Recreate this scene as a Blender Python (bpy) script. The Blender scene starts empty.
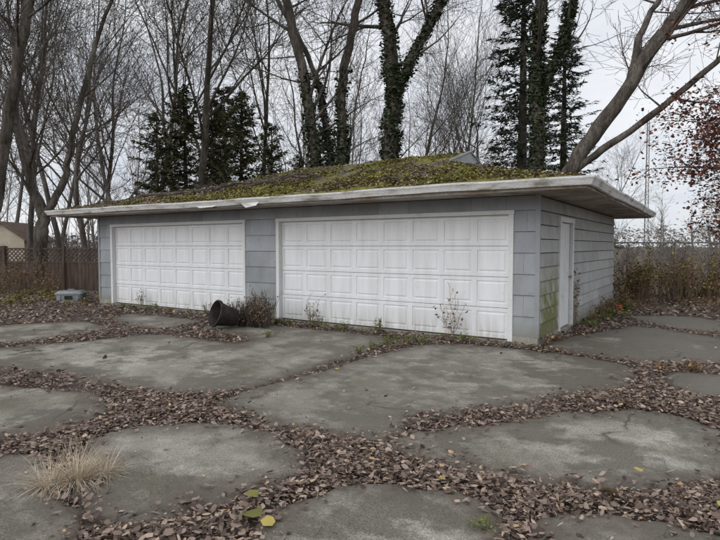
import bpy, math, random
import numpy as np
from mathutils import Vector, Matrix
random.seed(7); rng = np.random.default_rng(7)
R = random.random
def U(a, b): return a + (b - a) * random.random()

# ---- site frame: metres right / metres ahead of the survey point -> world (garage-aligned)
YAW = math.radians(32.88); CX, CY = 2.31, -8.82
cw, sw = math.cos(YAW), math.sin(YAW)
def S(X, Y, z=0.0): return Vector((CX + X*cw - Y*sw, CY + X*sw + Y*cw, z))
def Snp(X, Y, Z): return np.stack([CX + X*cw - Y*sw, CY + X*sw + Y*cw, Z], 1)

# ---------------------------------------------------------------- materials
def nd(nt, t, props=None, ins=None):
    n = nt.nodes.new(t)
    for k, v in (props or {}).items(): setattr(n, k, v)
    for k, v in (ins or {}).items():
        if isinstance(v, bpy.types.NodeSocket): nt.links.new(v, n.inputs[k])
        else: n.inputs[k].default_value = v
    return n
def c4(c): return (c[0], c[1], c[2], 1)
def ramp(nt, fac, stops, interp='LINEAR'):
    n = nt.nodes.new('ShaderNodeValToRGB'); n.color_ramp.interpolation = interp
    e = n.color_ramp.elements
    while len(e) < len(stops): e.new(0.5)
    for i, (p, c) in enumerate(stops):
        e[i].position = p
        e[i].color = c4(c) if not isinstance(c, (int, float)) else (c, c, c, 1)
    nt.links.new(fac, n.inputs[0]); return n.outputs[0]
def noise(nt, vec, scale, detail=5, rough=0.55):
    return nd(nt, 'ShaderNodeTexNoise', None, {'Vector': vec, 'Scale': scale, 'Detail': min(detail, 5), 'Roughness': rough}).outputs[0]
def mix(nt, f, a, b, mode='MIX'):
    n = nt.nodes.new('ShaderNodeMixRGB'); n.blend_type = mode
    for k, v in ((0, f), (1, a), (2, b)):
        if isinstance(v, bpy.types.NodeSocket): nt.links.new(v, n.inputs[k])
        elif k == 0: n.inputs[0].default_value = v
        else: n.inputs[k].default_value = c4(v) if not isinstance(v, (int, float)) else (v, v, v, 1)
    return n.outputs[0]
def math_(nt, op, a, b=0.0, clamp=False):
    n = nt.nodes.new('ShaderNodeMath'); n.operation = op; n.use_clamp = clamp
    for k, v in ((0, a), (1, b)):
        if isinstance(v, bpy.types.NodeSocket): nt.links.new(v, n.inputs[k])
        else: n.inputs[k].default_value = v
    return n.outputs[0]
def newmat(name):
    m = bpy.data.materials.new(name); m.use_nodes = True
    nt = m.node_tree; bs = nt.nodes['Principled BSDF']
    pos = nt.nodes.new('ShaderNodeNewGeometry').outputs['Position']
    bs.inputs['Specular IOR Level'].default_value = 0.25
    return m, nt, bs, pos
def finish(nt, bs, col, rough=0.85, bump=None, bs_str=0.4, bdist=0.01):
    nt.links.new(col, bs.inputs['Base Color'])
    if isinstance(rough, bpy.types.NodeSocket): nt.links.new(rough, bs.inputs['Roughness'])
    else: bs.inputs['Roughness'].default_value = rough
    if bump is not None:
        b = nd(nt, 'ShaderNodeBump', None, {'Height': bump, 'Strength': bs_str, 'Distance': bdist})
        nt.links.new(b.outputs[0], bs.inputs['Normal'])
def nmat(name, stops, scale, rough=0.85, bump=0.4, bdist=0.01, fine=None, stretch=None, metal=0, fr=(0.72, 1.15)):
    m, nt, bs, pos = newmat(name)
    v = pos
    if stretch: v = nd(nt, 'ShaderNodeMapping', None, {'Vector': pos, 'Scale': stretch}).outputs[0]
    n1 = noise(nt, v, scale, 4)
    col = ramp(nt, n1, stops)
    n2 = noise(nt, v, fine or scale*12, 3)
    col = mix(nt, 1.0, col, ramp(nt, n2, [(0.3, fr[0]), (0.7, fr[1])]), 'MULTIPLY')
    finish(nt, bs, col, rough, n2 if bump > 0 else None, bump, bdist); bs.inputs['Metallic'].default_value = metal
    return m
def attrmat(name, stops, rough=0.8):
    m, nt, bs, pos = newmat(name)
    a = nd(nt, 'ShaderNodeAttribute', {'attribute_name': 'rnd'})
    finish(nt, bs, ramp(nt, a.outputs['Fac'], stops), rough)
    return m

M = {}
m, nt, bs, pos = newmat('white_door_paint')
sep = nd(nt, 'ShaderNodeSeparateXYZ', None, {0: pos})
st = nd(nt, 'ShaderNodeMapping', None, {'Vector': pos, 'Scale': (6, 6, 0.8)}).outputs[0]
low = math_(nt, 'SUBTRACT', 1.0, math_(nt, 'DIVIDE', sep.outputs[2], 0.6), True)
dirt = math_(nt, 'MULTIPLY', math_(nt, 'POWER', low, 1.4), ramp(nt, noise(nt, st, 2.5, 5), [(0.35, 0.1), (0.65, 1)]), True)
col = mix(nt, ramp(nt, noise(nt, st, 1.2, 5), [(0.4, 0), (0.7, 1)]), (0.80, 0.81, 0.83), (0.70, 0.71, 0.715))
spots = ramp(nt, noise(nt, pos, 17, 5, 0.7), [(0.62, 0), (0.7, 0.4)])
col = mix(nt, spots, col, (0.48, 0.46, 0.4))
col = mix(nt, math_(nt, 'MULTIPLY', dirt, 0.7), col, (0.34, 0.31, 0.24))
finish(nt, bs, col, 0.5, noise(nt, pos, 60, 2), 0.08, 0.003); M['door'] = m
M['trim'] = nmat('white_trim_paint', [(0.3, (0.74, 0.74, 0.74)), (0.62, (0.68, 0.68, 0.67)), (0.74, (0.5, 0.49, 0.46))], 2, 0.6, 0.1, 0.003, 30, None, 0, (0.9, 1.05))
def siding(name, base, dark, algae):
    m, nt, bs, pos = newmat(name)
    sep = nd(nt, 'ShaderNodeSeparateXYZ', None, {0: pos})
    st = nd(nt, 'ShaderNodeMapping', None, {'Vector': pos, 'Scale': (2.2, 2.2, 1.2)}).outputs[0]
    a = nd(nt, 'ShaderNodeAttribute', {'attribute_name': 'rnd'}).outputs['Fac']
    col = mix(nt, ramp(nt, noise(nt, st, 1.2, 5), [(0.35, 0), (0.65, 1)]), base, dark)
    col = mix(nt, 1.0, col, ramp(nt, a, [(0, 0.88), (1, 1.1)]), 'MULTIPLY')
    peel = ramp(nt, noise(nt, pos, 9, 5, 0.7), [(0.60, 0), (0.65, 0.7)])
    col = mix(nt, peel, col, tuple(x*0.72 for x in base))
    low = math_(nt, 'SUBTRACT', 1.0, math_(nt, 'DIVIDE', sep.outputs[2], 1.5), True)
    near = math_(nt, 'SUBTRACT', 1.0, math_(nt, 'DIVIDE', math_(nt, 'ABSOLUTE', math_(nt, 'SUBTRACT', sep.outputs[1], 0.7)), 1.7), True)
    g = math_(nt, 'MULTIPLY', math_(nt, 'MULTIPLY', low, near), ramp(nt, noise(nt, pos, 4, 5), [(0.35, 0.25), (0.6, 1)]))
    col = mix(nt, math_(nt, 'MULTIPLY', g, algae, True), col, (0.17, 0.175, 0.07))
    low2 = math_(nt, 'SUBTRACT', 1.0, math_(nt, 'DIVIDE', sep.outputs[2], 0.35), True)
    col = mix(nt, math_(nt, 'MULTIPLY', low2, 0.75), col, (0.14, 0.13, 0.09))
    finish(nt, bs, col, 0.75, noise(nt, nd(nt, 'ShaderNodeMapping', None, {'Vector': pos, 'Scale': (30, 30, 5)}).outputs[0], 2, 3), 0.2, 0.005)
    return m
M['side_front'] = siding('grey_shingle_paint', (0.345, 0.365, 0.39), (0.285, 0.30, 0.32), 0.5)
M['side_right'] = siding('grey_lap_paint', (0.43, 0.43, 0.42), (0.34, 0.34, 0.33), 2.4)
M['gap'] = nmat('wall_sheathing', [(0.3, (0.06, 0.06, 0.06)), (0.7, (0.1, 0.1, 0.1))], 5, 0.9, 0)
M['soffit'] = nmat('soffit_peeling_paint', [(0.38, (0.42, 0.40, 0.38)), (0.52, (0.32, 0.29, 0.25)), (0.62, (0.26, 0.18, 0.12))], 2.2, 0.8, 0.3, 0.004, 30)
M['gutter'] = nmat('gutter_metal_paint', [(0.38, (0.78, 0.78, 0.78)), (0.54, (0.66, 0.65, 0.63)), (0.68, (0.28, 0.25, 0.2))], 2.0, 0.5, 0.1, 0.003, 25, (1, 1, 5))
M['found'] = nmat('foundation_concrete', [(0.3, (0.38, 0.36, 0.32)), (0.7, (0.2, 0.19, 0.13))], 3, 0.9, 0.5, 0.01)
M['black'] = nmat('dark_gap', [(0.3, (0.02, 0.02, 0.02)), (0.7, (0.035, 0.03, 0.03))], 5, 0.8, 0)
M['pot'] = nmat('dark_planter_plastic', [(0.4, (0.025, 0.022, 0.02)), (0.7, (0.06, 0.045, 0.035))], 8, 0.6, 0.2, 0.002)
M['galv'] = nmat('galvanised_steel', [(0.3, (0.3, 0.3, 0.3)), (0.7, (0.18, 0.17, 0.16))], 8, 0.5, 0, metal=0.6)
M['bark'] = nmat('bark', [(0.35, (0.05, 0.042, 0.035)), (0.5, (0.095, 0.08, 0.066)), (0.65, (0.16, 0.14, 0.12))], 2.2, 0.95, 1.0, 0.05, 14, (1.6, 1.6, 0.35), 0, (0.5, 1.4))
M['bark2'] = nmat('grey_bark', [(0.35, (0.09, 0.078, 0.068)), (0.65, (0.19, 0.17, 0.15))], 2, 0.95, 0.7, 0.02, 12, (1.5, 1.5, 0.4))
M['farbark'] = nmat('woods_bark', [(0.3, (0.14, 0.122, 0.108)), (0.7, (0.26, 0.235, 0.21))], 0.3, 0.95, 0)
M['wood'] = nmat('weathered_fence_wood', [(0.3, (0.075, 0.05, 0.04)), (0.7, (0.15, 0.11, 0.09))], 3, 0.9, 0.4, 0.004, None, (4, 4, 0.6))
M['cream'] = nmat('cream_clapboard', [(0.3, (0.6, 0.54, 0.42)), (0.7, (0.5, 0.44, 0.34))], 2, 0.8, 0.2)
M['shedroof'] = nmat('brown_shed_shingles', [(0.3, (0.12, 0.08, 0.06)), (0.7, (0.2, 0.14, 0.11))], 4, 0.9, 0.4)
M['binp'] = nmat('grey_plastic', [(0.3, (0.22, 0.24, 0.25)), (0.7, (0.32, 0.34, 0.35))], 4, 0.5, 0.1)
M['orange'] = nmat('orange_plastic', [(0.3, (0.75, 0.1, 0.03)), (0.7, (0.6, 0.08, 0.03))], 6, 0.5, 0.05)
LST = [(0, (0.045, 0.03, 0.023)), (0.25, (0.11, 0.075, 0.058)), (0.55, (0.2, 0.145, 0.115)), (0.82, (0.3, 0.225, 0.18)), (0.975, (0.43, 0.33, 0.25)), (1, (0.45, 0.27, 0.11))]
M['litter'] = attrmat('dry_leaf_litter', LST, 0.65)
M['moss_tuft'] = attrmat('moss_tufts', [(0, (0.055, 0.05, 0.017)), (0.45, (0.15, 0.138, 0.032)), (0.8, (0.25, 0.225, 0.05)), (1, (0.33, 0.285, 0.09))], 0.95)
M['ivy'] = attrmat('ivy_leaves', [(0, (0.014, 0.022, 0.011)), (0.6, (0.04, 0.06, 0.027)), (1, (0.1, 0.125, 0.065))], 0.5)
M['needle'] = attrmat('conifer_needles', [(0, (0.02, 0.03, 0.02)), (0.6, (0.05, 0.068, 0.042)), (1, (0.095, 0.115, 0.07))], 0.8)
M['cedar'] = attrmat('cedar_foliage', [(0, (0.035, 0.04, 0.018)), (0.6, (0.09, 0.095, 0.042)), (1, (0.18, 0.16, 0.08))], 0.8)
M['oakleaf'] = attrmat('russet_oak_leaves', [(0, (0.08, 0.03, 0.026)), (0.5, (0.17, 0.06, 0.045)), (1, (0.27, 0.11, 0.07))], 0.7)
M['brownleaf'] = attrmat('dead_shrub_leaves', [(0, (0.08, 0.05, 0.03)), (0.5, (0.19, 0.12, 0.065)), (1, (0.34, 0.23, 0.12))], 0.8)
M['yelleaf'] = attrmat('yellow_green_leaves', [(0, (0.07, 0.08, 0.02)), (0.5, (0.2, 0.18, 0.05)), (1, (0.42, 0.32, 0.09))], 0.8)
M['green'] = attrmat('weed_leaves', [(0, (0.05, 0.075, 0.015)), (0.6, (0.12, 0.16, 0.03)), (1, (0.25, 0.25, 0.06))], 0.7)
M['straw'] = attrmat('dry_grass', [(0, (0.26, 0.2, 0.13)), (0.5, (0.5, 0.41, 0.3)), (1, (0.68, 0.6, 0.47))], 0.8)
M['stalk'] = nmat('dry_stalks', [(0.3, (0.18, 0.13, 0.085)), (0.7, (0.3, 0.22, 0.15))], 8, 0.9, 0)

# ---------------------------------------------------------------- mesh helpers
class MB:
    def __init__(s): s.v = []; s.f = []; s.m = []; s.r = []
    def add(s, vs, fs, mi=0, r=None):
        b = len(s.v); r = R() if r is None else r
        s.v.extend([tuple(v) for v in vs]); s.r.extend([r]*len(vs))
        for f in fs: s.f.append(tuple(b+i for i in f)); s.m.append(mi)
    def box(s, x0, x1, y0, y1, z0, z1, mi=0):
        vs = [(x, y, z) for z in (z0, z1) for x, y in ((x0, y0), (x1, y0), (x1, y1), (x0, y1))]
        s.add(vs, [(3, 2, 1, 0), (4, 5, 6, 7), (0, 1, 5, 4), (1, 2, 6, 5), (2, 3, 7, 6), (3, 0, 4, 7)], mi)
    def obox(s, c, sz, ang, mi=0, M3=None):
        m = M3 or Matrix.Rotation(ang, 3, 'Z'); c = Vector(c)
        vs = [c + m @ Vector((x*sz[0]/2, y*sz[1]/2, z*sz[2]/2)) for z in (-1, 1) for x, y in ((-1, -1), (1, -1), (1, 1), (-1, 1))]
        s.add(vs, [(3, 2, 1, 0), (4, 5, 6, 7), (0, 1, 5, 4), (1, 2, 6, 5), (2, 3, 7, 6), (3, 0, 4, 7)], mi)
    def tube(s, pts, rad, n=6, mi=0, cap=True):
        b = len(s.v); k = len(pts); rr = R()
        up = None
        for i, p in enumerate(pts):
            d = (pts[min(i+1, k-1)] - pts[max(i-1, 0)])
            if d.length < 1e-6: d = Vector((0, 0, 1))
            d = d.normalized()
            if up is None: up = d.orthogonal().normalized()
            up = (up - d*up.dot(d))
            up = up.normalized() if up.length > 1e-5 else d.orthogonal().normalized()
            w = d.cross(up); r = rad[i] if hasattr(rad, '__len__') else rad
            for j in range(n):
                a = 2*math.pi*j/n
                s.v.append(tuple(p + up*(math.cos(a)*r) + w*(math.sin(a)*r))); s.r.append(rr)
        for i in range(k-1):
            for j in range(n):
                a = b+i*n+j; c = b+i*n+(j+1) % n
                s.f.append((a, c, c+n, a+n)); s.m.append(mi)
        if cap and n > 3:
            s.f.append(tuple(b+j for j in reversed(range(n)))); s.m.append(mi)
            s.f.append(tuple(b+(k-1)*n+j for j in range(n))); s.m.append(mi)
    def mesh(s, name, mats, smooth=False):
        me = bpy.data.meshes.new(name); me.from_pydata(s.v, [], s.f)
        for m in mats: me.materials.append(m)
        me.polygons.foreach_set('material_index', s.m)
        if smooth: me.polygons.foreach_set('use_smooth', [True]*len(s.f))
        a = me.attributes.new('rnd', 'FLOAT', 'POINT'); a.data.foreach_set('value', s.r)
        me.update(); return me
    def obj(s, name, mats, parent=None, smooth=False):
        return link(name, s.mesh(name, mats, smooth), parent)
def link(name, me, parent=None, loc=None, rot=0, scale=1):
    o = bpy.data.objects.new(name, me); bpy.context.scene.collection.objects.link(o)
    if parent: o.parent = parent; o.matrix_parent_inverse = Matrix.Translation(parent.location).inverted()
    if loc is not None: o.location = loc; o.rotation_euler[2] = rot; o.scale = (scale,)*3
    return o
def empty(name, loc=(0, 0, 0)):
    o = bpy.data.objects.new(name, None); o.location = loc; o.empty_display_size = 0.3
    bpy.context.scene.collection.objects.link(o); return o
def npmesh(name, V, F, mats, rnd=None, smooth=False, attr='rnd'):
    me = bpy.data.meshes.new(name); k = F.shape[1]
    me.vertices.add(len(V)); me.vertices.foreach_set('co', np.ascontiguousarray(V, dtype=np.float32).ravel())
    me.loops.add(F.size); me.loops.foreach_set('vertex_index', np.ascontiguousarray(F, dtype=np.int32).ravel())
    me.polygons.add(len(F)); me.polygons.foreach_set('loop_start', np.arange(len(F), dtype=np.int32)*k)
    for m in mats: me.materials.append(m)
    if smooth: me.polygons.foreach_set('use_smooth', np.ones(len(F), bool))
    me.update(calc_edges=True)
    if rnd is not None:
        a = me.attributes.new(attr, 'FLOAT', 'POINT'); a.data.foreach_set('value', np.ascontiguousarray(rnd, dtype=np.float32))
    return me
LT = np.array([(-.5, 0, 0), (-.22, .27, .10), (.18, .25, .12), (.5, 0, .02), (.18, -.25, .12), (-.22, -.27, .10)])
def leafgeo(P, size, tilt, flat=1.0, width=1.0):
    n = len(P); th = np.abs(rng.normal(0, tilt, n)); az = rng.uniform(0, 2*np.pi, n); sp = rng.uniform(0, 2*np.pi, n)
    nx = np.stack([np.sin(th)*np.cos(az), np.sin(th)*np.sin(az), np.cos(th)], 1)
    t = np.stack([np.cos(sp), np.sin(sp), np.zeros(n)], 1)
    t = t - nx*(t*nx).sum(1, keepdims=True); t /= np.linalg.norm(t, axis=1, keepdims=True)+1e-9
    b = np.cross(nx, t); curl = rng.uniform(-.8, 3.0, n)*flat
    s = np.asarray(size).reshape(-1, 1) * np.ones((n, 1))
    wv = width*rng.uniform(.45, 1.35, n)
    V = np.empty((n, 6, 3))
    jit = rng.uniform(-.11, .11, (n, 6, 2))
    for i, (x, y, z) in enumerate(LT):
        V[:, i] = P + s*(t*(x+jit[:, i, 0])[:, None] + b*((y+jit[:, i, 1])*wv)[:, None] + nx*((z + (.12*x*x*4))*curl)[:, None])
    F = np.array([[0, 1, 2, 3], [0, 3, 4, 5]])[None] + (np.arange(n)*6)[:, None, None]
    return V.reshape(-1, 3), F.reshape(-1, 4)
def leaves(name, P, size, tilt, mat, parent=None, bias=1.0, width=1.0, rnd=None):
    V, F = leafgeo(np.asarray(P, float), size, tilt, 1.0, width)
    r = (rng.random(len(P))**bias) if rnd is None else rnd
    rv = np.clip(np.repeat(r, 6)+rng.uniform(-.07, .07, len(P)*6), 0, 1)
    me = npmesh(name, V, F, [mat], rv)
    return link(name, me, parent)
def h2(ix, iy, seed):
    h = (ix.astype(np.int64)*374761393 + iy.astype(np.int64)*668265263 + seed*974711) & 0x7fffffff
    h = ((h ^ (h >> 13))*1274126177) & 0x7fffffff
    return ((h ^ (h >> 16)) & 0xffff)/65535.0
def vn(x, y, s, seed=0):
    x = np.asarray(x)*s; y = np.asarray(y)*s; ix = np.floor(x); iy = np.floor(y); fx = x-ix; fy = y-iy
    fx = fx*fx*(3-2*fx); fy = fy*fy*(3-2*fy)
    a = h2(ix, iy, seed); b = h2(ix+1, iy, seed); c = h2(ix, iy+1, seed); d = h2(ix+1, iy+1, seed)
    return (a*(1-fx)+b*fx)*(1-fy) + (c*(1-fx)+d*fx)*fy
def fbm(x, y, s, seed=0, o=4):
    t = 0; a = .5; n = 0
    for i in range(o): t = t + a*vn(x, y, s, seed+i); n += a; a *= .55; s *= 2.1
    return t/n

# ---------------------------------------------------------------- slabs (metres right, metres ahead)
SL = [
 [(-5.9,8.2),(-4.6,9.1),(-3.64,9.78),(-1.9,8.55),(-1.7,9.3),(-3.2,10.7),(-1.8,10.85),(-.36,9.95),(.62,9.2),(.155,8.36),(-.417,7.48),(-1.285,6.30),(-1.8,5.85),(-2.48,6.1),(-3.68,6.85),(-4.88,7.25),(-6.4,7.6)],
 [(-1.45,5.52),(-.727,6.45),(.17,7.7),(1.1,8.85),(2.15,8.5),(2.94,7.98),(3.61,7.1),(3.05,6.22),(2.105,5.7),(1.185,5.36),(.55,5.0),(.208,4.5),(-.258,4.62),(-.93,5.02)],
 [(.281,4.29),(.703,4.66),(1.506,4.98),(2.34,5.18),(2.99,5.12),(3.12,4.65),(2.8,4.08),(2.345,3.7),(1.836,3.53),(1.345,3.62),(.857,3.84),(.536,4.08)],
 [(-2.21,4.42),(-1.89,4.78),(-1.37,4.86),(-.84,4.57),(-.42,4.04),(-.46,3.80),(-.75,3.58),(-.985,3.36),(-1.29,3.12),(-1.59,3.2),(-1.98,3.55)],
 [(-5.2,6.3),(-3.49,6.0),(-2.6,5.5),(-2.52,5.14),(-2.75,4.7),(-3.5,4.42),(-5.2,4.9)],
 [(-5,3.7),(-3.11,4.02),(-2.45,4.12),(-2.05,3.60),(-1.72,3.19),(-1.45,2.83),(-1.2,2.2),(-1.1,1.5),(-5,1.5)],
 [(-.54,2.8),(-.55,3.2),(-.132,3.48),(.403,3.53),(.75,3.37),(.88,3.15),(.78,2.83),(.6,2.1),(.5,1.4),(-.4,1.4),(-.42,2.1)],
 [(.97,3.06),(1.444,3.16),(1.94,3.0),(2.3,2.7),(2.6,1.5),(.72,1.5),(.78,2.1),(.92,2.75)],
 [(-7.9,10.3),(-6.77,11.0),(-5.87,11.4),(-5.1,10.6),(-5.35,9.5),(-6.5,8.6),(-8.3,9.0)],
 [(-5.61,12.8),(-3.5,11.6),(-3.75,10.45),(-4.9,11.1)],
 [(3.05,8.85),(4.31,9.75),(5.67,10.9),(6.3,8.8),(5.3,7.45),(4.0,7.46),(3.3,8.1)],
 [(3.83,6.85),(4.75,6.6),(4.3,5.6),(3.6,5.75)],
 [(6.06,12.3),(7.55,12.3),(7.4,9.9),(6.2,10.4)],
 [(3.25,4.6),(3.5,5.3),(5.5,5.2),(5.2,3.2),(3.1,3.7)],
]
def chaikin(p, it=2):
    for _ in range(it):
        q = []
        for i in range(len(p)):
            a = np.array(p[i]); b = np.array(p[(i+1) % len(p)])
            q += [a*.82+b*.18, a*.18+b*.82]
        p = q
    return np.array(p)
SL = [chaikin(s) for s in SL]
def slab_sdf(X, Y):
    out = np.full(X.shape, 3.0)
    for poly in SL:
        mn = poly.min(0)-1.0; mx = poly.max(0)+1.0
        idx = np.where((X > mn[0]) & (X < mx[0]) & (Y > mn[1]) & (Y < mx[1]))[0]
        if len(idx) == 0: continue
        px, py = X[idx], Y[idx]; d2 = np.full(px.shape, 9.0); ins = np.zeros(px.shape, bool)
        for i in range(len(poly)):
            ax, ay = poly[i]; bx, by = poly[(i+1) % len(poly)]
            ex, ey = bx-ax, by-ay; L = ex*ex+ey*ey+1e-12
            t = np.clip(((px-ax)*ex+(py-ay)*ey)/L, 0, 1)
            d2 = np.minimum(d2, (px-ax-t*ex)**2+(py-ay-t*ey)**2)
            c = ((ay > py) != (by > py)) & (px < (bx-ax)*(py-ay)/(by-ay+1e-12)+ax)
            ins ^= c
        d = np.sqrt(d2); out[idx] = np.minimum(out[idx], np.where(ins, -d, d))
    out = out - (.022+.008*Y) + (fbm(X, Y, 2.6, 5, 4)-.5)*.30 + (vn(X, Y, 14, 9)-.5)*.06
    return out

xs = np.arange(-9.5, 9.0, .04); ys = np.arange(1.2, 14.0, .04)
GX, GY = np.meshgrid(xs, ys); gx, gy = GX.ravel(), GY.ravel()
sd = slab_sdf(gx, gy)
t = np.clip((sd+.02)/.05, 0, 1); t = t*t*(3-2*t)
gz = (fbm(gx, gy, .35, 21, 3)-.5)*.025 - t*(.03+.015*vn(gx, gy, 9, 3))
nx_, ny_ = len(xs), len(ys)
ii = (np.arange(ny_-1)[:, None]*nx_+np.arange(nx_-1)[None]).ravel()
F = np.stack([ii, ii+1, ii+1+nx_, ii+nx_], 1)
m, nt, bs, pos = newmat('weathered_concrete')
e = nd(nt, 'ShaderNodeAttribute', {'attribute_name': 'sd'}).outputs['Fac']
sp = nd(nt, 'ShaderNodeSeparateXYZ', None, {0: pos})
n1 = noise(nt, pos, 0.6, 5, 0.6)
col = ramp(nt, n1, [(0.36, (0.185, 0.166, 0.135)), (0.5, (0.265, 0.243, 0.203)), (0.62, (0.35, 0.327, 0.28))])
light = ramp(nt, noise(nt, pos, 3.3, 5, 0.72), [(0.52, 0.0), (0.64, 0.5)])
col = mix(nt, light, col, (0.42, 0.405, 0.365))
damp_side = nd(nt, 'ShaderNodeMapRange', None, {0: math_(nt, 'ADD', sp.outputs[0], math_(nt, 'MULTIPLY', sp.outputs[1], 0.25)), 1: -0.5, 2: 1.6, 3: 0.0, 4: 0.13}).outputs[0]
dsk = math_(nt, 'MULTIPLY', damp_side, nd(nt, 'ShaderNodeMapRange', None, {0: sp.outputs[1], 1: -3.6, 2: -1.5, 3: 0.25, 4: 1.0}).outputs[0])
stain = ramp(nt, math_(nt, 'ADD', noise(nt, pos, 1.25, 5, 0.68), dsk), [(0.46, 0.0), (0.56, 0.85)])
col = mix(nt, stain, col, (0.112, 0.098, 0.077))
moldy = ramp(nt, noise(nt, pos, 0.9, 5, 0.7), [(0.52, 0.0), (0.64, 0.5)])
col = mix(nt, moldy, col, (0.125, 0.12, 0.075))
spk = noise(nt, pos, 85, 3, 0.7)
col = mix(nt, 1.0, col, ramp(nt, spk, [(0.34, 0.5), (0.5, 1.0), (0.66, 1.4)]), 'MULTIPLY')
pits = ramp(nt, noise(nt, pos, 24, 4, 0.75), [(0.58, 0.0), (0.67, 0.65)])
col = mix(nt, pits, col, (0.09, 0.075, 0.06))
wv = nd(nt, 'ShaderNodeVectorMath', {'operation': 'ADD'}, {0: pos}); nw = nd(nt, 'ShaderNodeTexNoise', None, {'Vector': pos, 'Scale': 1.6, 'Detail': 4})
sc = nd(nt, 'ShaderNodeVectorMath', {'operation': 'SCALE'}, {0: nw.outputs[1]}); sc.inputs[3].default_value = 0.4; nt.links.new(sc.outputs[0], wv.inputs[1])
vor = nd(nt, 'ShaderNodeTexVoronoi', {'feature': 'DISTANCE_TO_EDGE'}, {'Vector': wv.outputs[0], 'Scale': 0.33})
crack = math_(nt, 'MULTIPLY', ramp(nt, vor.outputs[0], [(0.0, 1.0), (0.002, 0.8), (0.005, 0.0)]), ramp(nt, noise(nt, pos, 0.8, 2), [(0.48, 0), (0.58, 1)]))
col = mix(nt, crack, col, (0.06, 0.05, 0.04))
ee = math_(nt, 'ADD', e, math_(nt, 'MULTIPLY', math_(nt, 'SUBTRACT', noise(nt, pos, 3.2, 5), 0.5), 0.75))
edge = nd(nt, 'ShaderNodeMapRange', None, {0: ee, 1: -0.40, 2: 0.0, 3: 0.0, 4: 0.88}).outputs[0]
col = mix(nt, edge, col, (0.105, 0.087, 0.068))
soilm = nd(nt, 'ShaderNodeMapRange', None, {0: e, 1: -0.012, 2: 0.012, 3: 0.0, 4: 1.0}).outputs[0]
soil = ramp(nt, noise(nt, pos, 22, 4, 0.75), [(0.38, (0.045, 0.034, 0.027)), (0.55, (0.1, 0.075, 0.06)), (0.7, (0.19, 0.145, 0.115))])
col = mix(nt, soilm, col, soil)
hb = math_(nt, 'SUBTRACT', math_(nt, 'ADD', spk, math_(nt, 'MULTIPLY', noise(nt, pos, 9, 3), 1.0)), math_(nt, 'MULTIPLY', crack, 2.0))
finish(nt, bs, col, ramp(nt, stain, [(0, 0.85), (1, 0.42)]), hb, 0.6, 0.009)
link('concrete_driveway', npmesh('concrete_driveway', Snp(gx, gy, gz), F, [m], sd, True, 'sd'))

m, nt, bs, pos = newmat('leafy_ground')
n1 = noise(nt, pos, 0.25, 5)
grass = ramp(nt, noise(nt, pos, 12, 5, 0.7), [(0.3, (0.05, 0.055, 0.02)), (0.7, (0.13, 0.13, 0.05))])
lit = ramp(nt, noise(nt, pos, 16, 5, 0.75), [(0.35, (0.045, 0.033, 0.027)), (0.5, (0.13, 0.098, 0.078)), (0.66, (0.26, 0.2, 0.16))])
col = mix(nt, ramp(nt, n1, [(0.5, 0), (0.62, 0.6)]), lit, grass)
finish(nt, bs, col, 0.95, noise(nt, pos, 20, 4), 0.8, 0.03)
rad = np.concatenate([[0.01], np.geomspace(4, 900, 60)]); ang = np.linspace(0, 2*np.pi, 97)[:-1]
RR, AA = np.meshgrid(rad, ang, indexing='ij')
tx, ty = (RR*np.cos(AA)).ravel(), (RR*np.sin(AA)).ravel()
tz = -0.055 + np.clip((RR.ravel()-30)/60, 0, 1)*(fbm(tx, ty, .02, 3)-.5)*2.0
n = len(ang); ii, jj = np.meshgrid(np.arange(len(rad)-1), np.arange(n), indexing='ij')
F = np.stack([ii*n+jj, (ii+1)*n+jj, (ii+1)*n+(jj+1) % n, ii*n+(jj+1) % n], 2).reshape(-1, 4)
link('ground', npmesh('ground', np.stack([tx, ty, tz], 1), F, [m], None, True))

def litter(n, x0, x1, y0, y1, smin, smax, inside):
    X = rng.uniform(x0, x1, n); Y = rng.uniform(y0, y1, n); d = slab_sdf(X, Y)
    W = Snp(X, Y, np.zeros(n))
    ing = (W[:, 0] > -12.15) & (W[:, 0] < .03) & (W[:, 1] > -.03) & (W[:, 1] < 8.05)
    p = np.where(d > 0, np.clip(.3+d*6, 0, 1), np.exp(d/.055)*.32)
    p = p*np.clip((fbm(X, Y, 1.3, 31, 3)-.12)*2.2, .25, 1) + inside*(vn(X, Y, .9, 44) > .45)*np.clip(1+d*1.5, 0.15, 1)
    k = (rng.random(n) < p) & ~ing
    X, Y, d = X[k], Y[k], d[k]
    hgt = np.where(d > 0, np.clip(d*.35, 0, .05), 0)
    Z = np.where(d > 0, -.028, .006) + hgt*rng.random(len(X)) + rng.uniform(0, .018, len(X))
    return Snp(X, Y, Z), smin+(smax-smin)*rng.random(len(X))**2.0
A = [litter(250000, -4.4, 4.2, 1.8, 6, .016, .068, .008), litter(120000, -9.3, 8.5, 6, 11, .03, .08, .008), litter(70000, -16, 12, 11, 19, .05, .11, .01)]
P = np.concatenate([a[0] for a in A]); sz = np.concatenate([a[1] for a in A])
leaves('leaf_litter', P, sz, .5, M['litter'], None, 1.1, 0.95)
mb_l = [S(1.62, 3.42, .03), S(1.95, 3.72, .02), S(-.62, 3.12, .03), S(-.52, 3.02, .02), S(2.2, 3.2, .03), S(.55, 3.6, .03), S(2.9, 3.9, .02), S(-.3, 6.9, .02), S(-.66, 3.3, .03)]
leaves('fallen_leaf_scatter', [tuple(p) for p in mb_l], np.array([.11, .07, .14, .1, .08, .08, .07, .07, .11]), .25, M['yelleaf'], None, 1.0, 1.3, np.array([1, .98, .25, .9, .9, .95, 1, 1., .4]))
random.seed(5); mb = MB()
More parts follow.
